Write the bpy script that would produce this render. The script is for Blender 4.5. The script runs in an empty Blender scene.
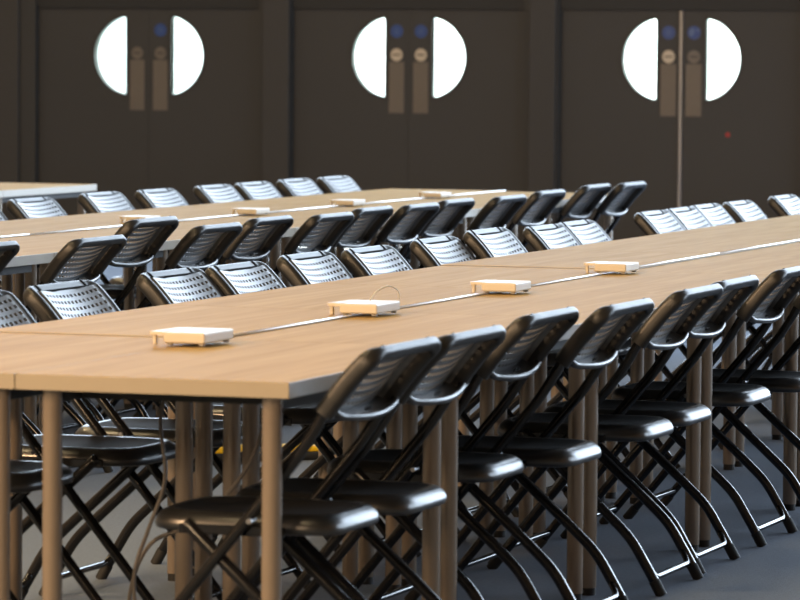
import bpy, bmesh, math, random
from math import sin, cos, pi, radians
from mathutils import Matrix, Vector
random.seed(7)
sc = bpy.context.scene
COL = sc.collection

# ---------------------------------------------------------------- helpers
def link(o, parent=None):
    COL.objects.link(o)
    if parent is not None:
        o.parent = parent
    return o

def obj(name, bm, mats, parent=None, smooth=False, auto=None):
    bmesh.ops.recalc_face_normals(bm, faces=bm.faces[:])
    me = bpy.data.meshes.new(name)
    bm.to_mesh(me); bm.free()
    for m in (mats if isinstance(mats, (list, tuple)) else [mats]):
        me.materials.append(m)
    if smooth or auto:
        for p in me.polygons: p.use_smooth = True
        if auto:
            me.set_sharp_from_angle(angle=radians(auto))
    return link(bpy.data.objects.new(name, me), parent)

def thing(name, label, cat, loc=(0, 0, 0), rz=0, group=None):
    o = bpy.data.objects.new(name, None)
    o.empty_display_size = .1
    COL.objects.link(o)
    o.location = loc; o.rotation_euler = (0, 0, rz)
    o['label'] = label; o['category'] = cat
    if group: o['group'] = group
    return o

def tag(o, label, cat, group=None, kind=None):
    o['label'] = label; o['category'] = cat
    if group: o['group'] = group
    if kind: o['kind'] = kind
    return o

def struct(name, bm, m, label=None, cat=None, parent=None, **k):
    o = obj(name, bm, m, parent, **k)
    if parent is None:
        o['kind'] = 'structure'
        if label: o['label'] = label
        if cat: o['category'] = cat
    return o

def add_box(bm, x0, x1, y0, y1, z0, z1, mi=0, bevel=0):
    vs = [bm.verts.new((x, y, z)) for z in (z0, z1) for y in (y0, y1) for x in (x0, x1)]
    fs = []
    for a in ((0, 2, 3, 1), (4, 5, 7, 6), (0, 1, 5, 4), (2, 6, 7, 3), (0, 4, 6, 2), (1, 3, 7, 5)):
        f = bm.faces.new([vs[i] for i in a]); f.material_index = mi; fs.append(f)
    if bevel:
        es = list({e for f in fs for e in f.edges})
        r = bmesh.ops.bevel(bm, geom=es, offset=bevel, segments=2, affect='EDGES', profile=.5)
        for f in r['faces']: f.material_index = mi
    return fs

def smooth_path(pts, n=6):
    """Catmull-Rom through pts"""
    P = [Vector(p) for p in pts]
    out = []
    for i in range(len(P) - 1):
        p0 = P[i - 1] if i else P[0] * 2 - P[1]
        p1, p2 = P[i], P[i + 1]
        p3 = P[i + 2] if i + 2 < len(P) else P[-1] * 2 - P[-2]
        for k in range(n):
            t = k / n
            out.append(.5 * ((2 * p1) + (p2 - p0) * t + (2 * p0 - 5 * p1 + 4 * p2 - p3) * t * t + (3 * p1 - p0 - 3 * p2 + p3) * t ** 3))
    out.append(P[-1])
    return out

def round_corners(pts, r, n=5):
    P = [Vector(p) for p in pts]
    out = [P[0]]
    for i in range(1, len(P) - 1):
        a, b, c = P[i - 1], P[i], P[i + 1]
        d1 = (a - b); d2 = (c - b)
        q = min(r, d1.length * .48, d2.length * .48)
        s = b + d1.normalized() * q; e = b + d2.normalized() * q
        for k in range(n + 1):
            t = k / n
            out.append((1 - t) ** 2 * s + 2 * t * (1 - t) * b + t * t * e)
    out.append(P[-1])
    return out

def add_sweep(bm, path, section, up=None, caps=True, mi=0, sc=None):
    """section: list of (a, b); a along the side vector, b along the up vector. up: Vector or function(i)"""
    P = [Vector(p) for p in path]
    rings = []
    prev = None
    for i, p in enumerate(P):
        t = (P[min(i + 1, len(P) - 1)] - P[max(i - 1, 0)]).normalized()
        if callable(up): u = Vector(up(i))
        elif up is not None: u = Vector(up)
        else:
            u = prev if prev is not None else (Vector((0, 0, 1)) if abs(t.z) < .9 else Vector((0, 1, 0)))
        u = (u - t * u.dot(t))
        u.normalize()
        prev = u
        s = t.cross(u).normalized()
        qa, qb = sc(i) if sc else (1, 1)
        rings.append([bm.verts.new(p + s * a * qa + u * b * qb) for a, b in section])
    n = len(section)
    for i in range(len(rings) - 1):
        for k in range(n):
            f = bm.faces.new((rings[i][k], rings[i][(k + 1) % n], rings[i + 1][(k + 1) % n], rings[i + 1][k]))
            f.material_index = mi
    if caps:
        f = bm.faces.new(rings[0][::-1]); f.material_index = mi
        f = bm.faces.new(rings[-1]); f.material_index = mi
    return rings

def circ(r, n=10, ry=None):
    ry = ry or r
    return [(r * cos(2 * pi * k / n), ry * sin(2 * pi * k / n)) for k in range(n)]

def rrect(w, h, r, n=3):
    out = []
    for cx, cy, a0 in ((w / 2 - r, h / 2 - r, 0), (-w / 2 + r, h / 2 - r, 90), (-w / 2 + r, -h / 2 + r, 180), (w / 2 - r, -h / 2 + r, 270)):
        for k in range(n + 1):
            a = radians(a0 + 90 * k / n)
            out.append((cx + r * cos(a), cy + r * sin(a)))
    return out

def add_tube(bm, path, r, n=10, mi=0):
    return add_sweep(bm, path, circ(r, n), mi=mi)

def add_prism(bm, outline, axis, a0, a1, mi=0):
    """extrude a 2D outline; axis 'y': outline is (x,z); axis 'z': outline is (x,y)"""
    def P(q, a):
        return (q[0], a, q[1]) if axis == 'y' else (q[0], q[1], a)
    A = [bm.verts.new(P(q, a0)) for q in outline]
    B = [bm.verts.new(P(q, a1)) for q in outline]
    n = len(outline)
    fs = [bm.faces.new(A[::-1]), bm.faces.new(B)]
    for k in range(n):
        fs.append(bm.faces.new((A[k], A[(k + 1) % n], B[(k + 1) % n], B[k])))
    for f in fs: f.material_index = mi
    return fs

def copy_tree(o, parent=None):
    c = o.copy(); COL.objects.link(c)
    if parent is not None: c.parent = parent
    for ch in KIDS.get(o.name, ()):
        copy_tree(ch, c)
    return c

KIDS = {}
def freeze(o):
    """remember the children of a finished thing so copies need no scene search"""
    for ch in o.children:
        KIDS.setdefault(o.name, []).append(ch)
        freeze(ch)

# ---------------------------------------------------------------- materials
def srgb(r, g, b):
    f = lambda c: (c / 255) / 12.92 if c / 255 <= .04045 else ((c / 255 + .055) / 1.055) ** 2.4
    return (f(r), f(g), f(b), 1)

def mat(name, color, rough=.5, metal=0, spec=.5, noise=None, bump=None, rvar=None, coat=0):
    m = bpy.data.materials.new(name); m.use_nodes = True
    nt = m.node_tree; b = nt.nodes['Principled BSDF']
    b.inputs['Base Color'].default_value = color if len(color) == 4 else (*color, 1)
    b.inputs['Roughness'].default_value = rough
    b.inputs['Metallic'].default_value = metal
    b.inputs['Specular IOR Level'].default_value = spec
    b.inputs['Coat Weight'].default_value = coat
    tc = nt.nodes.new('ShaderNodeTexCoord')
    if noise:   # (scale, color2, detail)
        nz = nt.nodes.new('ShaderNodeTexNoise'); nz.inputs['Scale'].default_value = noise[0]
        nz.inputs['Detail'].default_value = noise[2] if len(noise) > 2 else 4
        mx = nt.nodes.new('ShaderNodeMix'); mx.data_type = 'RGBA'
        mx.inputs[6].default_value = b.inputs['Base Color'].default_value
        c2 = noise[1]; mx.inputs[7].default_value = c2 if len(c2) == 4 else (*c2, 1)
        nt.links.new(tc.outputs['Object'], nz.inputs['Vector'])
        nt.links.new(nz.outputs['Fac'], mx.inputs[0])
        nt.links.new(mx.outputs[2], b.inputs['Base Color'])
    if bump:    # (scale, strength, distance)
        nz = nt.nodes.new('ShaderNodeTexNoise'); nz.inputs['Scale'].default_value = bump[0]; nz.inputs['Detail'].default_value = 3
        bp = nt.nodes.new('ShaderNodeBump'); bp.inputs['Strength'].default_value = bump[1]; bp.inputs['Distance'].default_value = bump[2]
        nt.links.new(tc.outputs['Object'], nz.inputs['Vector'])
        nt.links.new(nz.outputs['Fac'], bp.inputs['Height'])
        nt.links.new(bp.outputs['Normal'], b.inputs['Normal'])
    return m

def wood_mat():
    m = bpy.data.materials.new('pale_oak_laminate'); m.use_nodes = True
    nt = m.node_tree; b = nt.nodes['Principled BSDF']
    tc = nt.nodes.new('ShaderNodeTexCoord')
    oi = nt.nodes.new('ShaderNodeObjectInfo')
    mp = nt.nodes.new('ShaderNodeMapping'); mp.inputs['Scale'].default_value = (16, .9, 6)
    sh = nt.nodes.new('ShaderNodeVectorMath'); sh.operation = 'MULTIPLY_ADD'
    sh.inputs[1].default_value = (31, 17, 9)
    nt.links.new(oi.outputs['Random'], sh.inputs[0])
    nt.links.new(tc.outputs['Object'], sh.inputs[2])
    nt.links.new(sh.outputs[0], mp.inputs['Vector'])
    n1 = nt.nodes.new('ShaderNodeTexNoise'); n1.inputs['Scale'].default_value = 1.0; n1.inputs['Detail'].default_value = 6; n1.inputs['Distortion'].default_value = .8
    nt.links.new(mp.outputs[0], n1.inputs['Vector'])
    mp2 = nt.nodes.new('ShaderNodeMapping'); mp2.inputs['Scale'].default_value = (70, 2.2, 20)
    nt.links.new(sh.outputs[0], mp2.inputs['Vector'])
    n2 = nt.nodes.new('ShaderNodeTexNoise'); n2.inputs['Scale'].default_value = 1.0; n2.inputs['Detail'].default_value = 3
    nt.links.new(mp2.outputs[0], n2.inputs['Vector'])
    cr = nt.nodes.new('ShaderNodeValToRGB')
    cr.color_ramp.elements[0].position = .30; cr.color_ramp.elements[0].color = WOOD[0]
    cr.color_ramp.elements[1].position = .70; cr.color_ramp.elements[1].color = WOOD[1]
    nt.links.new(n1.outputs['Fac'], cr.inputs['Fac'])
    mx = nt.nodes.new('ShaderNodeMix'); mx.data_type = 'RGBA'; mx.blend_type = 'MULTIPLY'; mx.inputs[0].default_value = .22
    cr2 = nt.nodes.new('ShaderNodeValToRGB')
    cr2.color_ramp.elements[0].position = .35; cr2.color_ramp.elements[0].color = (.55, .5, .45, 1)
    cr2.color_ramp.elements[1].position = .65; cr2.color_ramp.elements[1].color = (1, 1, 1, 1)
    nt.links.new(n2.outputs['Fac'], cr2.inputs['Fac'])
    nt.links.new(cr.outputs[0], mx.inputs[6]); nt.links.new(cr2.outputs[0], mx.inputs[7])
    nt.links.new(mx.outputs[2], b.inputs['Base Color'])
    b.inputs['Roughness'].default_value = .5
    b.inputs['Specular IOR Level'].default_value = .008
    return m

WOOD = ((.405, .262, .095, 1), (.485, .332, .142, 1))
M_WOOD = wood_mat()
M_EDGE = mat('pale_edge_band', (.37, .32, .24), .32, spec=.8, noise=(20, (.34, .29, .215)))
M_LEG = mat('satin_grey_metal', (.31, .25, .195), .18, metal=.35, noise=(30, (.29, .235, .18)))
M_RAIL = mat('dark_steel_rail', (.012, .012, .012), .6)
M_PLASTIC = mat('black_moulded_plastic', (.010, .0105, .0115), .30, spec=.9, noise=(60, (.016, .0165, .018)))
M_PANEL = mat('black_backrest_plastic', (.070, .074, .080), .34, spec=1.0, noise=(50, (.078, .082, .088)))
M_TUBE = mat('black_painted_steel', (.007, .007, .008), .12, spec=.5, noise=(40, (.011, .011, .012)))
M_RUBBER = mat('black_rubber', (.01, .01, .01), .7, bump=(300, .2, .001))
M_WALL = mat('dark_brown_painted_panel', (.0275, .0262, .0248), .6, noise=(1.5, (.0315, .030, .028)), bump=(180, .12, .002))
M_PIER = mat('dark_brown_pier_paint', (.033, .030, .0275), .6, noise=(1.5, (.037, .0335, .0305)), bump=(180, .12, .002))
M_HEAD = mat('shade_black_transom', (.012, .012, .012), .6)  # black colour stands in for the shade at the door head
M_DOOR = mat('dark_brown_door_paint', (.0295, .028, .0265), .55, noise=(2, (.0335, .0315, .0295)), bump=(150, .1, .002))
M_RIM = mat('black_glazing_bead', (.012, .013, .013), .4)
M_CARPET = mat('blue_grey_carpet', (.215, .255, .32), .95, spec=.1, noise=(90, (.14, .165, .21), 8), bump=(260, .6, .004))
M_CEIL = mat('dark_hall_ceiling', (.10, .095, .09), .9, noise=(2, (.12, .11, .10)))
M_HALL = mat('brown_hall_wall', (.34, .25, .17), .8, noise=(1, (.38, .29, .2)))
M_CORR = mat('white_corridor_paint', (.85, .88, .88), .8, noise=(2, (.82, .85, .85)))
M_PLATE = mat('bronze_push_plate', (.135, .112, .09), .5, metal=.35, noise=(40, (.155, .13, .105)))
M_BLUE = mat('blue_sign_disc', (.020, .058, .20), .35)
M_BLUEWHITE = mat('pale_print_and_glint', (.07, .12, .24), .4)
M_CREAM = mat('cream_metal_disc', (.52, .42, .30), .4)
M_DULL = mat('dull_bronze_disc', (.15, .12, .095), .5)
M_SLOT = mat('dark_engraving', (.05, .042, .035), .6)
M_CHROME = mat('polished_metal_strip', (.30, .31, .33), .3, metal=1)
M_RED = mat('red_light_spot', (.35, .02, .02), .5)
M_BOX = mat('cream_plastic', (.60, .55, .47), .4, noise=(20, (.64, .59, .51)))
M_BOXGREY = mat('grey_plastic_foot', (.35, .34, .33), .5)
M_CABLE = mat('grey_cable_sheath', (.14, .125, .11), .5)
M_YELLOW = mat('yellow_plastic', (.95, .62, .02), .4)
M_ORANGE = mat('orange_plastic', (.85, .36, .03), .4)

def glass_mat():
    m = bpy.data.materials.new('clear_door_glass'); m.use_nodes = True
    nt = m.node_tree; nt.nodes.clear()
    o = nt.nodes.new('ShaderNodeOutputMaterial'); mx = nt.nodes.new('ShaderNodeMixShader')
    tr = nt.nodes.new('ShaderNodeBsdfTransparent'); tr.inputs[0].default_value = (.94, .98, .96, 1)
    gl = nt.nodes.new('ShaderNodeBsdfGlossy'); gl.inputs['Roughness'].default_value = .02
    mx.inputs[0].default_value = .05
    nt.links.new(tr.outputs[0], mx.inputs[1]); nt.links.new(gl.outputs[0], mx.inputs[2]); nt.links.new(mx.outputs[0], o.inputs[0])
    return m
M_GLASS = glass_mat()

# ---------------------------------------------------------------- the room.  x runs across the tables, y along them, camera at x=y=0
CAM_H = 1.42
WS = 28.753                     # front face of the door wall
XL, XR, YB, ZC = -17.0, 7.5, -7.0, 10.0

bm = bmesh.new(); add_box(bm, XL - .2, XR + .2, YB - .2, WS + 3.6, -.15, 0)
struct('floor', bm, M_CARPET, 'dark blue grey carpet under the tables and chairs', 'floor')
bm = bmesh.new(); add_box(bm, XL - .2, XR + .2, YB - .2, WS + .4, ZC, ZC + .2)
struct('ceiling', bm, M_CEIL, 'dark ceiling high over the hall', 'ceiling')

# door wall: three double-door bays between piers, clerestory openings high above
DOORS = [-11.800, -9.775, -7.742]
HALF = .885
DTOP = 1.765
YD = WS + .055          # door leaf front face
WIN_B = [(-15.5, -10.8, 3.0), (-10.2, -6.2, 3.0), (-5.6, -.2, .10), (.4, 6.2, .10)]     # high openings over the doors, full-height glazing right of them
ZW0, ZW1 = 3.0, 9.5
def wall_with_openings(bm, a0, a1, z0, z1, t0, t1, holes, axis):
    """holes: (a0,a1,z0,z1) sorted, non overlapping in a"""
    def bx(p0, p1, q0, q1):
        if p1 - p0 < 1e-4 or q1 - q0 < 1e-4: return
        if axis == 'x': add_box(bm, p0, p1, t0, t1, q0, q1)
        else: add_box(bm, t0, t1, p0, p1, q0, q1)
    p = a0
    for h0, h1, k0, k1 in holes:
        bx(p, h0, z0, z1)
        bx(h0, h1, z0, k0); bx(h0, h1, k1, z1)
        p = h1
    bx(p, a1, z0, z1)
# lower storey of the wall (door openings), upper storey (windows)
bm = bmesh.new()
wall_with_openings(bm, XL, -6.2, 0, 2.6, WS, WS + .2, [(c - HALF - .002, c + HALF + .002, 0, 2.35) for c in DOORS], 'x')
wall_with_openings(bm, XL, -6.2, 2.6, ZC, WS, WS + .2, [(a, b, z, ZW1) for a, b, z in WIN_B[:2]], 'x')
wall_with_openings(bm, -6.2, XR, 0, ZC, WS, WS + .2, [(a, b, z, ZW1) for a, b, z in WIN_B[2:]], 'x')
struct('wall_far', bm, M_WALL, 'dark brown wall with three double doors behind the tables', 'wall')
# piers between the bays
for i, (a, b) in enumerate([(-13.6, -12.815), (-10.872, -10.668), (-8.842, -8.645), (-6.81, -6.60)]):
    bm = bmesh.new(); add_box(bm, a, b, WS - .03, WS, 0, 3.2, bevel=.006)
    struct('trim_%d' % (i + 1), bm, M_PIER, ['broad dark brown pier left of the glinting door', 'dark brown pier between first and second double doors',
           'dark brown pier between second and third double doors', 'dark brown pier right of the third double door'][i], 'pier')
# transoms over the doors
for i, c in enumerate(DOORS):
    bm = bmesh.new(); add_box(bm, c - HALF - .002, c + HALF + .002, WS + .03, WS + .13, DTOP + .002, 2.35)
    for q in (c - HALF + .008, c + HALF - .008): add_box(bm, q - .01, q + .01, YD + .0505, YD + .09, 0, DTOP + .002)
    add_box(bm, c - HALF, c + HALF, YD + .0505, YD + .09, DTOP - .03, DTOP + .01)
    struct('trim_%d' % (i + 5), bm, M_HEAD, 'transom panel painted black as shade over the %s double door' % ('first', 'second', 'third')[i], 'transom')

def half_disc(cx, sgn, R=.292, ch=.181, cz=1.418, hh=.290, n=26, grow=0.0):
    """outline of the D-shaped pane: straight chord towards the meeting stile, arc away from it; rounded tips"""
    R2 = R + grow; x_c = ch - grow
    cx0 = ch - (R - .249)      # circle centre, measured from the door centre
    a = math.acos(min(1, max(-1, (x_c - cx0) / R2)))
    pts = []
    for k in range(n + 1):
        t = -a + 2 * a * k / n
        pts.append(Vector((cx0 + R2 * cos(t), R2 * sin(t), 0)))
    pts = pts
    # round the two tips
    closed = pts
    out = []
    m = len(closed)
    tipr = .02
    loop = [pts[-1] + (pts[-1] - pts[-2]) * 0] 
    seq = [(pts[0] + pts[-1]) / 2] + pts + [(pts[0] + pts[-1]) / 2]
    # replace tips by small fillets
    res = []
    for i, q in enumerate(seq[:-1]):
        if i in (1, len(seq) - 2):
            p0 = seq[i - 1]; p1 = seq[i + 1]
            s = q + (p0 - q).normalized() * tipr; e = q + (p1 - q).normalized() * min(tipr, (p1 - q).length * .9)
            for k in range(4):
                t = k / 3
                res.append((1 - t) ** 2 * s + 2 * t * (1 - t) * q + t * t * e)
        else:
            res.append(q)
    return [(cx + sgn * q.x, cz + q.y) for q in res]

def ring_prism(bm, outer_pts, inner_pts, y0, y1):
    n = len(inner_pts)
    A = [bm.verts.new((q[0], y0, q[1])) for q in outer_pts]; B = [bm.verts.new((q[0], y0, q[1])) for q in inner_pts]
    C = [bm.verts.new((q[0], y1, q[1])) for q in outer_pts]; D = [bm.verts.new((q[0], y1, q[1])) for q in inner_pts]
    for k in range(n):
        j = (k + 1) % n
        bm.faces.new((A[k], A[j], B[j], B[k])); bm.faces.new((C[k], D[k], D[j], C[j]))
        bm.faces.new((A[k], C[k], C[j], A[j])); bm.faces.new((B[k], B[j], D[j], D[k]))

def leaf_mesh(bm, x0, x1, z0, z1, hole, y0, y1):
    """a door leaf with the D-shaped hole cut through"""
    bmf = bmesh.new()
    for yy in (y0,):
        o = [bmf.verts.new((x, yy, z)) for x, z in ((x0, z0), (x1, z0), (x1, z1), (x0, z1))]
        h = [bmf.verts.new((x, yy, z)) for x, z in hole]
        es = [bmf.edges.new((o[k], o[(k + 1) % 4])) for k in range(4)] + [bmf.edges.new((h[k], h[(k + 1) % len(h)])) for k in range(len(h))]
        bmesh.ops.triangle_fill(bmf, edges=es, use_beauty=True, use_dissolve=False)
    # drop triangles inside the hole
    cx = sum(q[0] for q in hole) / len(hole); cz = sum(q[1] for q in hole) / len(hole)
    hv = set(h)
    kill = [f for f in bmf.faces if all(v in hv for v in f.verts)]
    bmesh.ops.delete(bmf, geom=kill, context='FACES_ONLY')
    r = bmesh.ops.extrude_face_region(bmf, geom=bmf.faces[:])
    bmesh.ops.translate(bmf, verts=[g for g in r['geom'] if isinstance(g, bmesh.types.BMVert)], vec=(0, y1 - y0, 0))
    me = bpy.data.meshes.new('tmp'); bmf.to_mesh(me); bmf.free()
    bm.from_mesh(me); bpy.data.meshes.remove(me)

def disc(bm, cx, cz, r, y0, y1, n=24):
    add_prism(bm, [(cx + r * cos(2 * pi * k / n), cz + r * sin(2 * pi * k / n)) for k in range(n)], 'y', y0, y1)

idx = 0
for di, c in enumerate(DOORS):
    for sgn in (-1, 1):
        idx += 1
        x0, x1 = (c - HALF, c - .001) if sgn < 0 else (c + .001, c + HALF)
        hole = half_disc(c, sgn)
        bm = bmesh.new(); leaf_mesh(bm, x0, x1, .038, DTOP, hole, YD, YD + .05)
        d = struct('door_%d' % idx, bm, M_DOOR, 'dark brown door leaf with half-round window, %s leaf of the %s pair of doors' % (('left', 'right')[sgn > 0], ('first', 'second', 'third')[di]), 'door')
        bm = bmesh.new(); ring_prism(bm, half_disc(c, sgn, grow=.012), hole, YD - .006, YD + .056)
        obj('window_frame', bm, M_RIM, d)
        bm = bmesh.new(); add_prism(bm, half_disc(c, sgn, grow=.006), 'y', YD + .022, YD + .028)
        obj('pane', bm, M_GLASS, d)
        if sgn < 0:
            bm = bmesh.new(); add_box(bm, c - .02, c + .02, YD + .0505, YD + .06, .04, DTOP)
            obj('astragal', bm, M_RIM, d)
        px = c + sgn * .0925
        bm = bmesh.new(); add_box(bm, px - .0575, px + .0575, YD - .003, YD + .001, 1.015, 1.385, bevel=.0012)
        obj('push_plate', bm, M_PLATE, d)
        dull = (di == 0) or (di == 2 and sgn > 0)
        bm = bmesh.new(); disc(bm, px, 1.436, .046, YD - .004, YD + .001)
        cd = obj('lock_disc', bm, M_DULL if (di == 2 and sgn > 0) else (M_PLATE if di == 0 else M_CREAM), d)
        bm = bmesh.new(); add_box(bm, px - .03, px + .03, YD - .0055, YD - .003, 1.432, 1.441)
        obj('disc_marks', bm, M_SLOT, cd)
        if not (di == 0 and sgn < 0):
            bm = bmesh.new(); disc(bm, px, 1.606, .048, YD - .003, YD + .001)
            bd = obj('sign_disc', bm, M_BLUE, d)
            bm = bmesh.new()
            if di == 2 and sgn > 0:       # worn sign; the pale patches are reflected light painted on
                add_prism(bm, [(px + .036 * cos(a), 1.606 + .036 * sin(a)) for a in [radians(q) for q in range(100, 231, 10)]] + [(px - .004, 1.591), (px + .004, 1.621)], 'y', YD - .0045, YD - .0025)
                add_box(bm, px + .012, px + .036, YD - .0045, YD - .0025, 1.616, 1.629)
            else:
                for zz, hw in ((1.621, .016), (1.606, .022), (1.591, .016)):
                    add_box(bm, px - hw, px + hw, YD - .0042, YD - .0025, zz - .003, zz + .003)
            obj('disc_marks', bm, M_BLUEWHITE, bd)
        if di == 2 and sgn > 0:
            bm = bmesh.new(); add_box(bm, c - .011, c + .011, YD - .012, YD + .002, .04, DTOP - .002, bevel=.003)
            obj('meeting_strip', bm, M_CHROME, d)
            bm = bmesh.new(); disc(bm, c + .345, .89, .018, YD - .002, YD + .001, 12)
            obj('red_reflection', bm, M_RED, d)  # red light reflected on the leaf, painted on as a dot

# corridor behind the doors
bm = bmesh.new(); add_box(bm, XL, -6.0, WS + 3.2, WS + 3.4, 0, 2.62)
add_box(bm, -6.0, -5.8, WS + .2, WS + 3.4, 0, 2.62)
struct('wall_corridor', bm, M_CORR, 'white corridor wall seen through the half-round door windows', 'wall')
bm = bmesh.new(); add_box(bm, XL, -5.8, WS + .2, WS + 3.4, 2.62, 2.75)
struct('ceiling_corridor', bm, M_CORR, 'white corridor ceiling behind the doors', 'ceiling')
bm = bmesh.new(); add_box(bm, -14.2, -6.0, WS + .22, WS + 3.2, 0, .012)
struct('floor_corridor', bm, M_CORR, 'bright pale corridor floor glimpsed under the doors', 'floor')

RWIN = (15.5, 22)
# the other walls
bm = bmesh.new(); wall_with_openings(bm, YB, WS, 0, ZC, XR, XR + .2, [(y, y + 4.6, 1.2, 6.4) for y in RWIN], 'y')
struct('wall_right', bm, M_HALL, 'brown hall wall with tall windows on the right', 'wall')
bm = bmesh.new(); add_box(bm, XL - .2, XL, YB, WS, 0, ZC)
struct('wall_left', bm, M_HALL, 'plain brown hall wall', 'wall')
bm = bmesh.new(); add_box(bm, XL, XR, YB - .2, YB, 0, ZC)
struct('wall_near', bm, M_HALL, 'plain brown hall wall behind the camera', 'wall')
wi = 0
for a, b, ZW0 in WIN_B:
    wi += 1
    bm = bmesh.new()
    for k in range(4):
        x = a + .03 + (b - a - .06) * k / 3
        add_box(bm, x - .03, x + .03, WS + .06, WS + .14, ZW0, ZW1)
    add_box(bm, a, b, WS + .06, WS + .14, ZW0, ZW0 + .06); add_box(bm, a, b, WS + .06, WS + .14, ZW1 - .06, ZW1)
    struct('window_%d' % wi, bm, M_RIM, 'tall window opening in the door wall', 'window')
for y in RWIN:
    wi += 1
    bm = bmesh.new()
    for k in range(4):
        q = y + .03 + 4.54 * k / 3
        add_box(bm, XR + .06, XR + .14, q - .03, q + .03, 1.2, 6.4)
    for z in (1.2, 3.8, 6.34): add_box(bm, XR + .06, XR + .14, y, y + 4.6, z, z + .06)
    struct('window_%d' % wi, bm, M_RIM, 'tall window opening on the daylight side', 'window')

# ---------------------------------------------------------------- tables
N1, N2, N3, TW = -3.041, -5.791, -8.659, 1.250
TH, TT, TL = .740, .034, 1.195
def make_table(depth):
    t = thing('table', 'x', 'table')
    L = TL - .004; D = depth
    bm = bmesh.new()
    add_box(bm, -D / 2, D / 2, -L / 2, L / 2, TH - TT, TH, mi=1, bevel=.0012)
    bm.normal_update()
    for f in bm.faces:
        if f.normal.z > .9: f.material_index = 0
    obj('tabletop', bm, [M_WOOD, M_EDGE], t)
    for sx in (-1, 1):
        for sy in (-1, 1):
            x, y = sx * (D / 2 - .060), sy * (L / 2 - .062)
            bm = bmesh.new(); add_tube(bm, [(x, y, .02), (x, y, TH - TT)], .0215, 18)
            lg = obj('leg', bm, M_LEG, t, auto=40)
            bm = bmesh.new(); add_tube(bm, [(x, y, 0), (x, y, .021)], .0195, 14)
            obj('foot_cap', bm, M_RUBBER, lg, auto=40)
    for sx in (-1, 1):
        x = sx * (D / 2 - .060)
        bm = bmesh.new(); add_box(bm, x - .015, x + .015, -L / 2 + .085, L / 2 - .085, TH - TT - .03, TH - TT)
        obj('side_rail', bm, M_RAIL, t)
    for sy in (-1, 1):
        y = sy * (L / 2 - .20)
        bm = bmesh.new(); add_box(bm, -D / 2 + .075, D / 2 - .075, y - .015, y + .015, TH - TT - .03, TH - TT)
        obj('end_rail', bm, M_RAIL, t)
    freeze(t)
    return t
ORD = ['first', 'second', 'third', 'fourth', 'fifth', 'sixth', 'seventh', 'eighth', 'ninth', 'tenth', 'eleventh', 'twelfth', 'thirteenth', 'fourteenth', 'fifteenth', 'sixteenth', 'seventeenth', 'eighteenth', 'nineteenth']
proto_table = make_table(TW / 2 - .002)
M_STRIP = mat('bright_metal_joint_strip', (.9, .9, .9), .42, metal=1)
used_t = [False]
bm = bmesh.new(); add_sweep(bm, [(TW / 4, -TL / 2 + .003, TH + .001), (TW / 4, TL / 2 - .003, TH + .001)], circ(.0032, 12), caps=True)
_me = bpy.data.meshes.new('joint_strip'); bm.to_mesh(_me); bm.free(); _me.materials.append(M_STRIP)
for _p in _me.polygons: _p.use_smooth = len(_p.vertices) == 4
strip = bpy.data.objects.new('joint_strip', _me)
def place_table(x, y, dz, label, group):
    if not used_t[0]:
        o = proto_table; used_t[0] = True
    else:
        o = copy_tree(proto_table)
    o.location = (x, y, 0); o.scale = (1, 1, 1 + dz / TH)
    o['label'] = label; o['group'] = group
    if dz > .001:
        c = strip.copy() if strip.parent else strip
        if c is not strip or c.name not in COL.objects: COL.objects.link(c)
        c.parent = o
S1, E2, E3 = 8.201, 20.46, 20.43
rise = [.0, .003, .003, .003, .006, .006, .006, .006, .006, .006]
for k in range(10):
    y = S1 + TL * (k + .5)
    w = ORD[k]
    place_table(N1 - TW * .25, y, 0, 'oak-topped table on the near side of the front run, %s from its near end' % w, 'tables of the front run')
    place_table(N1 - TW * .75, y, rise[k], 'oak-topped table on the far side of the front run, %s from its near end' % w, 'tables of the front run')
for k in range(8):
    y = E2 - TL * (k + .5)
    w = ORD[k]
    place_table(N2 - TW * .25, y, 0, 'oak-topped table on the near side of the middle run, %s from its far end' % w, 'tables of the middle run')
    place_table(N2 - TW * .75, y, .004, 'oak-topped table on the far side of the middle run, %s from its far end' % w, 'tables of the middle run')
for k in range(3):
    y = E3 - TL * (k + .5)
    w = ORD[k]
    place_table(N3 - TW * .25, y, 0, 'oak-topped table with pale edge in the rear run, near side, %s from its end' % w, 'tables of the rear run')
    place_table(N3 - TW * .75, y, 0, 'oak-topped table in the rear run by the doors, far side, %s from its end' % w, 'tables of the rear run')

# ---------------------------------------------------------------- folding chairs (local: +y forward, origin between the rear feet)
RIM = [(.066, .668), (.043, .700), (.016, .734), (-.014, .767), (-.0455, .797)]     # side rail of the back, (y, z)
def rim_pt(v):
    """v 0..1 bottom..top -> (y,z), rear-normal"""
    P = smooth_path([(0, a, b) for a, b in RIM], 8)
    f = v * (len(P) - 1); i = min(int(f), len(P) - 2); t = f - i
    p = P[i].lerp(P[i + 1], t)
    d = (P[min(i + 2, len(P) - 1)] - P[max(i - 1, 0)]).normalized()
    n = Vector((0, -d.z, d.y))        # points to the rear (-y) and down/up
    if n.y > 0: n = -n
    return p, n

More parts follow.
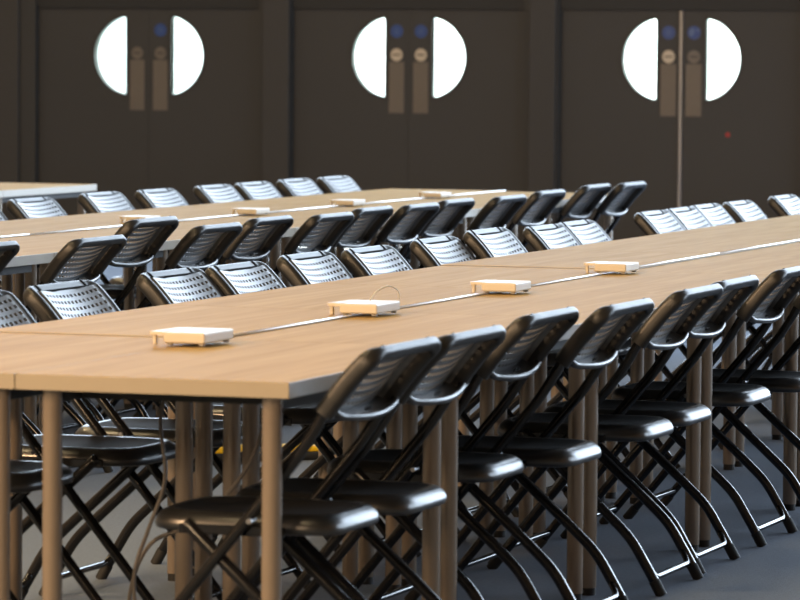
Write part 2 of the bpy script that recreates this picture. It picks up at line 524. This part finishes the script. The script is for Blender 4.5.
def make_chair():
    t = thing('folding_chair', 'x', 'chair')
    HW = .205
    # tube frame: front legs running up into the back
    for s in (-1, 1):
        bm = bmesh.new()
        path = smooth_path([(s * .205, .590, .012), (s * .205, .385, .262), (s * .205, .181, .507), (s * .205, .128, .572), (s * .205, .088, .632), (s * HW, .060, .680), (s * HW, .030, .722)], 4)
        add_tube(bm, path, .0125, 10)
        fl = obj('front_leg', bm, M_TUBE, t, smooth=True)
        bm = bmesh.new(); add_tube(bm, [(s * .205, .600, 0), (s * .205, .592, .010), (s * .205, .572, .034)], .0145, 10)
        obj('foot_cap', bm, M_RUBBER, fl, auto=50)
    bm = bmesh.new(); add_tube(bm, [(-.205, .556, .053), (.205, .556, .053)], .009, 8)
    obj('front_crossbar', bm, M_TUBE, t, auto=50)
    for s in (-1, 1):
        bm = bmesh.new()
        path = smooth_path([(s * .192, .004, .012), (s * .192, .046, .084), (s * .192, .088, .150), (s * .192, .146, .208), (s * .192, .25, .302), (s * .190, .34, .384), (s * .188, .385, .425)], 5)
        add_tube(bm, path, .0135, 10)
        rl = obj('rear_leg', bm, M_TUBE, t, smooth=True)
        bm = bmesh.new(); add_tube(bm, [(s * .192, -.002, 0), (s * .192, .005, .013), (s * .192, .020, .040)], .0152, 10)
        obj('foot_cap', bm, M_RUBBER, rl, auto=50)
    bm = bmesh.new()
    add_tube(bm, round_corners([(-.188, .046, .082), (-.168, .024, .046), (.168, .024, .046), (.188, .046, .082)], .03), .0085, 8)
    obj('rear_crossbar', bm, M_TUBE, t, smooth=True)
    # seat: moulded plate with a rolled edge
    bm = bmesh.new()
    def outline(inset, n=40):
        pts = []
        for k in range(n):
            a = 2 * pi * k / n
            ca, sa = cos(a), sin(a)
            e = 2 / (4.2 if sa > 0 else 6.5)
            x = (.186 - inset) * math.copysign(abs(ca) ** e, ca)
            y = .272 + (.220 - inset) * math.copysign(abs(sa) ** e, sa)
            x *= 1 - (.08 * (.272 - y) / .22 if y < .272 else 0)    # a little narrower at the back
            pts.append((x, y))
        return pts
    prof = [(.110, .428), (.060, .433), (.036, .438), (.026, .4385), (.018, .435), (.010, .429), (.004, .421), (.0005, .412), (.0, .404), (.003, .397), (.009, .395), (.014, .399), (.018, .410), (.03, .418), (.11, .418)]
    rings = [[bm.verts.new((x, y, z + .009)) for x, y in outline(i)] for i, z in prof]
    n = len(rings[0])
    for a, b in zip(rings, rings[1:]):
        for k in range(n):
            f = bm.faces.new((a[k], a[(k + 1) % n], b[(k + 1) % n], b[k]))
            f.material_index = 1 if (a is rings[0] or a is rings[1]) else 0
    bm.faces.new(rings[0]).material_index = 1; bm.faces.new(rings[-1][::-1])
    obj('seat', bm, [M_PLASTIC, M_SEAT], t, auto=60)
    # bracket joining seat and legs
    for s in (-1, 1):
        bm = bmesh.new()
        add_sweep(bm, [(s * .1885, .16, .412), (s * .1885, .40, .412)], rrect(.006, .022, .002, 1), up=(0, 0, 1))
        obj('seat_bracket', bm, M_TUBE, t)
        bm = bmesh.new()
        add_tube(bm, [(s * .186, .228, .436), (s * .222, .228, .436)], .006, 8)
        obj('pivot_bolt', bm, M_CHROME, t, auto=40)
    # back rim: rounded rectangular rail going up one side, over the top and down
    NV = 9
    side = [rim_pt(k / (NV - 1)) for k in range(NV)]
    path = []; nor = []
    cr = .040
    for p, nn in side[:-1]:
        path.append(Vector((-HW, p.y, p.z))); nor.append(nn)
    ptop, ntop = side[-1]
    dirn = (side[-1][0] - side[-2][0]).normalized()
    pe = side[-2][0]
    path_c = []
    for k in range(1, 7):                       # corner in the plane of the back
        a = pi / 2 * k / 6
        q = ptop - dirn * .0 
        off = dirn * (cr * sin(a) * .55)
        path_c.append((Vector((-HW + cr * (1 - cos(a)), ptop.y, ptop.z)) + off - dirn * (cr * .55), ntop))
    for p, nn in path_c: path.append(p); nor.append(nn)
    for k in range(1, 6):
        x = (-HW + cr) + (2 * HW - 2 * cr) * k / 6
        path.append(Vector((x, ptop.y, ptop.z))); nor.append(ntop)
    for p, nn in reversed(path_c): path.append(Vector((-p.x, p.y, p.z))); nor.append(nn)
    for p, nn in reversed(side[:-1]):
        path.append(Vector((HW, p.y, p.z))); nor.append(nn)
    top_w = lambda i: max(0, min(1, (.190 - abs(path[i].x)) / .03 + .5))
    bm = bmesh.new()
    add_sweep(bm, path, rrect(.034, .042, .0135, 4), up=lambda i: nor[i], sc=lambda i: (1 - .06 * top_w(i), 1 - .42 * top_w(i)))
    rim = obj('back_rim', bm, M_RAILP, t, auto=45)
    for s in (-1, 1):                            # seam slots on the top rail
        bm = bmesh.new()
        rp = [ptop + dirn * a - ntop * b for a, b in ((-.014, .0130), (.004, .0130), (.0115, .0110))]
        add_sweep(bm, [(s * .150, q.y, q.z) for q in rp], rrect(.012, .003, .001, 1), up=(0, .6, .8))
        obj('seam_clip', bm, M_SLOT_BLACK, rim)
    bm = bmesh.new()
    pg, ng = rim_pt(.925)
    add_sweep(bm, [(x, pg.y - ng.y * .0125, pg.z - ng.z * .0125) for x in (-.172, -.06, .06, .172)], rrect(.006, .006, .002, 1), up=tuple(ng))
    obj('seam_shadow', bm, M_SLOT_BLACK, rim)  # black strip drawn in as the shadow gap above the panel
    # perforated panel, bowed to the rear between the front edges of the rim
    NCOL, NROW = 14, 7
    us = [-1.0, -.985, -.955, -.93]
    for k in range(NCOL):
        a = -.90 + 1.80 * (k + .5) / NCOL; h = 1.80 / NCOL * .27
        us += [a - h, a + h]
    us += [.93, .955, .985, 1.0]
    V1 = .90
    vs = [0.0, .045]
    for k in range(NROW):
        a = .05 + .81 * (k + .5) / NROW; h = .81 / NROW * .24
        vs += [a - h, a + h]
    vs += [.885, V1, V1 + .008]
    bm = bmesh.new(); grid = []
    PW = .192
    for iv, v in enumerate(vs):
        row = []
        p, nn = rim_pt(min(v, 1.0))
        for u in us:
            au = abs(u)
            d = -.0255 + .015 * (1 - u * u)              # gentle hollow across the back
            if au > .95: d = -.0255 + (.0025 if au < .96 else .010 if au < .99 else .022)   # edge tucked behind the rail
            elif au > .92: d += .002
            if iv == len(vs) - 1: d = -.012     # top edge turned in
            z_sag = -.010 * (1 - u * u) * (1 - v)
            row.append(bm.verts.new((u * PW, p.y + nn.y * d, p.z + nn.z * d + z_sag)))
        grid.append(row)
    for i in range(len(vs) - 1):
        for j in range(len(us) - 1):
            hole = (2 <= i < 2 + 2 * NROW and i % 2 == 0) and (4 <= j < 4 + 2 * NCOL and j % 2 == 0)
            if not hole:
                bm.faces.new((grid[i][j], grid[i][j + 1], grid[i + 1][j + 1], grid[i + 1][j]))
    bmesh.ops.recalc_face_normals(bm, faces=bm.faces[:])
    bmesh.ops.solidify(bm, geom=bm.faces[:], thickness=.0030)
    panel = obj('back_panel', bm, M_PANEL, t, auto=50)
    # rolled lip along the bottom of the back
    p0, n0 = rim_pt(0)
    tail = [(-HW + .002, p0.y - .016, p0.z + .012), (-.186, p0.y - .022, p0.z - .001)]
    mid = []
    for k in range(9):
        u = -.82 + 1.64 * k / 8
        mid.append((u * PW, p0.y - .018 - .020 * (1 - u * u), p0.z - .004 - .012 * (1 - u * u)))
    lp = smooth_path(tail + mid + [(-q[0], q[1], q[2]) for q in reversed(tail)], 3)
    bm = bmesh.new(); add_sweep(bm, lp, circ(.010, 10, .0085), up=(0, .3, .95))
    lo = []; hi = []
    for k in range(13):                          # flange between the panel and the rolled edge
        u = -.94 + 1.88 * k / 12
        d = -.0255 + .015 * (1 - u * u)
        hi.append(Vector((u * PW, p0.y + n0.y * d, p0.z + n0.z * d - .010 * (1 - u * u))))
        lo.append(Vector((u * PW, p0.y - .018 - .020 * (1 - u * u), p0.z - .003 - .012 * (1 - u * u))))
    for dz in (0,):
        top = [[bm.verts.new(q + Vector((0, 0, .0015))) for q in c] for c in (hi, lo)]
        bot = [[bm.verts.new(q - Vector((0, 0, .0015))) for q in c] for c in (hi, lo)]
        for k in range(12):
            bm.faces.new((top[0][k], top[0][k + 1], top[1][k + 1], top[1][k]))
            bm.faces.new((bot[0][k], bot[1][k], bot[1][k + 1], bot[0][k + 1]))
            bm.faces.new((top[0][k], bot[0][k], bot[0][k + 1], top[0][k + 1]))
            bm.faces.new((top[1][k], top[1][k + 1], bot[1][k + 1], bot[1][k]))
    obj('bottom_lip', bm, M_PLASTIC, t, auto=60)
    # small twin-ring mark low on the rear of the panel
    bm = bmesh.new()
    pm, nm = rim_pt(.13)
    c0 = Vector((0, pm.y + nm.y * .0175, pm.z + nm.z * .0175 - .008))
    upv = Vector((0, 0, 1)) - nm * nm.z; upv.normalize()
    for s in (-1, 1):
        pts = []
        for k in range(13):
            a = 2 * pi * k / 12
            pts.append(c0 + Vector((s * .0095 + .008 * cos(a), 0, 0)) + upv * (.0052 * sin(a)) + nm * .0008)
        add_tube(bm, pts, .0012, 5)
    obj('mark', bm, M_MARK, panel, smooth=True)
    freeze(t)
    return t
M_SLOT_BLACK = mat('black_clip_gap_shade', (.003, .003, .003), .8, spec=.1)
M_MARK = mat('moulded_mark', (.003, .003, .003), .6, spec=.2)
M_SEAT = mat('grained_black_seat', (.008, .0078, .0075), .75, spec=.12, noise=(80, (.011, .0105, .010)), bump=(400, .2, .0006))
M_RAILP = mat('black_rail_plastic', (.012, .012, .0125), .40, spec=.5, noise=(60, (.015, .015, .0155)))
proto_chair = make_chair()
used_c = [False]
def place_chair(x, y, rz, label, group, zs=1.0, dz=0):
    if not used_c[0]:
        o = proto_chair; used_c[0] = True
    else:
        o = copy_tree(proto_chair)
    o.location = (x, y, dz); o.rotation_euler = (0, 0, rz); o.scale = (1, 1, zs)
    o['label'] = label; o['group'] = group
    return o

# (y, x offset outward, yaw degrees, height scale)
ROW1N = [(8.503, -0.032, 0), (8.943, -0.021, 0), (9.698, -0.07, 0), (10.142, -0.001, 0), (10.893, -0.014, 0), (11.379, -0.035, 0), (12.101, -0.04, 0), (12.679, -0.011, 0)]
ROW1F = [(8.503, 0.012, 0), (9.059, 0.0, 0), (9.739, 0.0, 0), (10.289, -0.005, 0), (11.044, -0.014, 0), (11.484, -0.043, 0), (12.19, 0.0, 0), (12.679, -0.034, 0), (13.434, -0.008, 0), (13.874, -0.051, 0), (14.629, -0.03, 0), (15.069, -0.02, 0), (16.21, 0.0, 0), (16.64, 0.0, 0), (17.08, 0.012, 0), (17.55, -0.012, 0), (18.41, 0.0, 0)]
ROW2N = [(12.397, -0.021, 0), (12.988, 0.111, 0), (13.74, 0.0, 0), (14.183, 0.073, 0), (14.92, 0.0, 0), (15.378, 0.084, 0), (16.1, 0.0, 0), (16.573, 0.043, 0), (17.19, 0.0, 0), (17.768, 0.057, 0), (18.57, 0.0, 0), (19.567, -0.066, 0), (20.007, -0.01, 0)]
ROW2F = [(15.80, 0.05, 0), (16.31, 0.0, 0), (17.177, 0.048, 0), (17.71, 0.0, 0), (18.421, 0.0, 0), (18.939, 0.0, 0), (19.567, 0.017, 0), (20.1, 0.0, 0)]
TALL = {('2N', 2): 1.045, ('1F', 9): 1.018}
def row(data, key, edge, sgn, label, group):
    for i, (y, dx, yw) in enumerate(data):
        x = edge + sgn * (.141 + dx)
        place_chair(x, y, sgn * pi / 2 + radians(yw), label(i, len(data)), group, TALL.get((key, i), 1.0))
row(ROW1N, '1N', N1, 1, lambda i, n: 'folding chair on the near side of the front tables, %s from the near end' % ORD[i], 'chairs with their backs to us at the front tables')
row(ROW1F, '1F', N1 - TW, -1, lambda i, n: ('folding chair seen only as seat and legs below the front tables, %s from corner' % ORD[i]) if i < 2 else
    'folding chair facing us behind the front tables, %s perforated backrest from the left' % ORD[i - 2], 'chairs facing us behind the front tables')
row(ROW2N, '2N', N2, 1, lambda i, n: 'folding chair with its back to us at the middle tables, %s from far end' % ORD[n - 1 - i], 'chairs with their backs to us at the middle tables')
row(ROW2F, '2F', N2 - TW, -1, lambda i, n: 'folding chair facing us behind the middle tables, %s from the far end' % ORD[n - 1 - i], 'chairs facing us behind the middle tables')

# ---------------------------------------------------------------- connector boxes on the tables
def make_box():
    t = thing('connector_box', 'x', 'connector box')
    bm = bmesh.new(); add_box(bm, -.052, .052, -.075, .115, .006, .031, bevel=.004)
    obj('housing', bm, M_BOX, t)
    bm = bmesh.new(); add_prism(bm, [(-.088, -.068), (-.050, -.074), (-.050, .105), (-.080, .09)], 'z', .024, .032)
    obj('flap', bm, M_BOX, t)
    bm = bmesh.new(); add_box(bm, -.083, -.074, -.064, -.052, 0, .026, bevel=.002)
    obj('peg', bm, M_BOX, t)
    for x, y in ((.040, -.060), (.040, .095), (-.040, .095), (-.040, -.060)):
        bm = bmesh.new(); add_tube(bm, [(x, y, 0), (x, y, .008)], .008, 10)
        obj('foot', bm, M_BOXGREY, t, auto=40)
    freeze(t)
    return t
pb = make_box()
BOXES = [(-3.635, 9.17, 0, 'first', 'front'), (-3.645, 10.42, 0, 'second', 'front'), (-3.625, 11.56, 0, 'third', 'front'), (-3.645, 12.79, 0, 'fourth', 'front'),
         (-6.48, 15.75, 0, 'first', 'middle'), (-6.395, 16.78, 0, 'second', 'middle'), (-6.395, 18.02, 0, 'third', 'middle'), (-6.385, 19.25, 0, 'fourth', 'middle')]
for i, (x, y, a, w, r) in enumerate(BOXES):
    o = pb if i == 0 else copy_tree(pb)
    o.location = (x, y, TH + (.0035 if r == 'front' else .003)); o.rotation_euler = (0, 0, radians(a))
    if r == 'front' and w in ('third', 'fourth'): o.scale = (1, .8, 1)
    if r == 'middle': o.scale = (.85, .85, .85)
    extra = ' with looped cable' if i == 1 else ''
    o['label'] = 'small cream connector box%s on the %s tables, %s from the near end' % (extra, r, w)
    o['group'] = 'connector boxes along the table joints'
bm = bmesh.new()
x, y, z = BOXES[1][0], BOXES[1][1], TH
add_tube(bm, smooth_path([(x + .0, y + .02, z + .040), (x + .01, y + .045, z + .062), (x + .03, y + .08, z + .075), (x + .048, y + .105, z + .062), (x + .050, y + .112, z + .040)], 6), .0022, 6)
tag(obj('cable', bm, M_BOX, smooth=True), 'thin pale cable looping up from second connector box', 'cable')

# ---------------------------------------------------------------- loose things under the tables
bm = bmesh.new()
add_tube(bm, smooth_path([(-3.64, 9.05, .70), (-3.67, 9.04, .58), (-3.65, 9.02, .44), (-3.68, 9.0, .33), (-3.71, 8.98, .22), (-3.70, 8.96, .08), (-3.74, 8.9, .006), (-3.85, 8.8, .006)], 6), .005, 8)
tag(obj('cable', bm, M_CABLE, smooth=True), 'grey cable hanging below the near end of the front tables', 'cable')
bm = bmesh.new()
add_tube(bm, smooth_path([(-3.42, 9.1, .70), (-3.45, 9.1, .52), (-3.52, 9.08, .40), (-3.60, 9.06, .33), (-3.70, 9.05, .28), (-3.75, 9.05, .16), (-3.73, 9.0, .006)], 6), .005, 8)
tag(obj('cable', bm, M_CABLE, smooth=True), 'second grey cable sagging sideways below the front tables', 'cable')

t = thing('cable_ramp', 'yellow-topped black cable ramp on carpet between front and middle tables', 'cable ramp', (-5.20, 13.86, 0), radians(37))
bm = bmesh.new(); add_prism(bm, [(-.30, .0), (.30, .0), (.30, .0)], 'y', -.01, .01) if False else add_box(bm, -.30, .30, -.09, .09, 0, .028, bevel=.01)
obj('base', bm, M_RUBBER, t)
bm = bmesh.new(); add_box(bm, -.29, .29, -.06, .06, .027, .048, bevel=.006)
obj('lid', bm, M_YELLOW, t)

for (x, y, lab) in ((-3.98, 13.6, 'yellow and cream plug lying on floor behind fourth near chair'), (-4.27, 13.75, 'cream plug lying on the floor behind third near chair')):
    t = thing('power_plug', lab, 'plug', (x, y, 0), .5)
    bm = bmesh.new(); add_tube(bm, [(0, 0, 0), (0, 0, .02), (0, 0, .035)], .02, 12)
    obj('plug_body', bm, M_BOX, t, auto=40)
    bm = bmesh.new(); add_tube(bm, [(0, 0, .035), (0, 0, .06)], .018, 12)
    obj('plug_cap', bm, M_ORANGE if x > -4.1 else M_BOX, t, auto=40)

# ---------------------------------------------------------------- light
def area(name, loc, rot, sx, sy, power, color, portal=False):
    l = bpy.data.lights.new(name, 'AREA'); l.shape = 'RECTANGLE'; l.size = sx; l.size_y = sy
    l.energy = power; l.color = color
    if portal: l.cycles.is_portal = True
    o = bpy.data.objects.new(name, l); COL.objects.link(o)
    o.location = loc; o.rotation_euler = rot
    return o
W = bpy.data.worlds.new('daylight'); sc.world = W; W.use_nodes = True
bg = W.node_tree.nodes['Background']; bg.inputs[0].default_value = (.70, .84, 1.0, 1); bg.inputs[1].default_value = 9.8
for a, b, ZW0 in WIN_B:
    area('window_portal', ((a + b) / 2, WS + .3, (ZW0 + ZW1) / 2), (radians(-90), 0, 0), b - a, ZW1 - ZW0, 1, (1, 1, 1), True)
for y in RWIN:
    area('window_portal', (XR + .3, y + 2.3, 3.8), (radians(90), 0, radians(90)), 4.6, 5.2, 1, (1, 1, 1), True)
# warm hall lamps overhead, and warm stage lamps on the left behind the camera
for x, y in ((-5, 3), (-10, 7), (-13, 13), (-13.5, 19), (-5, 8)):
    area('hall_lamp', (x, y, ZC - .3), (0, 0, 0), 1.5, 1.5, 300, (1, .75, .41))
for x, y, z in ((-11, -3, 4.0), (-6, -5, 4.2)):
    d = (Vector((-5, 13, .6)) - Vector((x, y, z))).normalized()
    area('stage_lamp', (x, y, z), d.to_track_quat('-Z', 'Y').to_euler(), 2.6, 2.6, 800, (1, .68, .40))
sl = bpy.data.lights.new('side_spot', 'SPOT'); sl.energy = 2200; sl.color = (1, .62, .33); sl.spot_size = radians(44); sl.spot_blend = .6; sl.shadow_soft_size = .35
so = bpy.data.objects.new('side_spot', sl); COL.objects.link(so); so.location = (-9.5, 2.0, 4.4)
so.rotation_euler = (Vector((-4.7, 9.6, 0)) - so.location).to_track_quat('-Z', 'Y').to_euler()
area('corridor_lamp', (-9.7, WS + 1.6, 2.58), (0, 0, 0), 6.5, 1.6, 900, (.93, 1, .98))

# ---------------------------------------------------------------- camera
cd = bpy.data.cameras.new('camera'); cam = bpy.data.objects.new('camera', cd); COL.objects.link(cam)
F = 4204.63
cd.sensor_width = 36; cd.lens = F * 36 / 800; cd.clip_end = 200; cd.clip_start = .1
pitch, yaw, roll = radians(3.30723), radians(18.83833), radians(.4171)
M = Matrix.Rotation(yaw, 4, 'Z') @ Matrix.Rotation(pi / 2 - pitch, 4, 'X') @ Matrix.Rotation(roll, 4, 'Z')
cam.matrix_world = Matrix.Translation((0, 0, CAM_H)) @ M
cd.dof.use_dof = True; cd.dof.focus_distance = 13.0; cd.dof.aperture_fstop = 8.5
sc.camera = cam
sc.view_settings.view_transform = 'Standard'; sc.view_settings.look = 'None'
sc.view_settings.gamma = 1; sc.view_settings.use_curve_mapping = False
sc.view_settings.exposure = 0
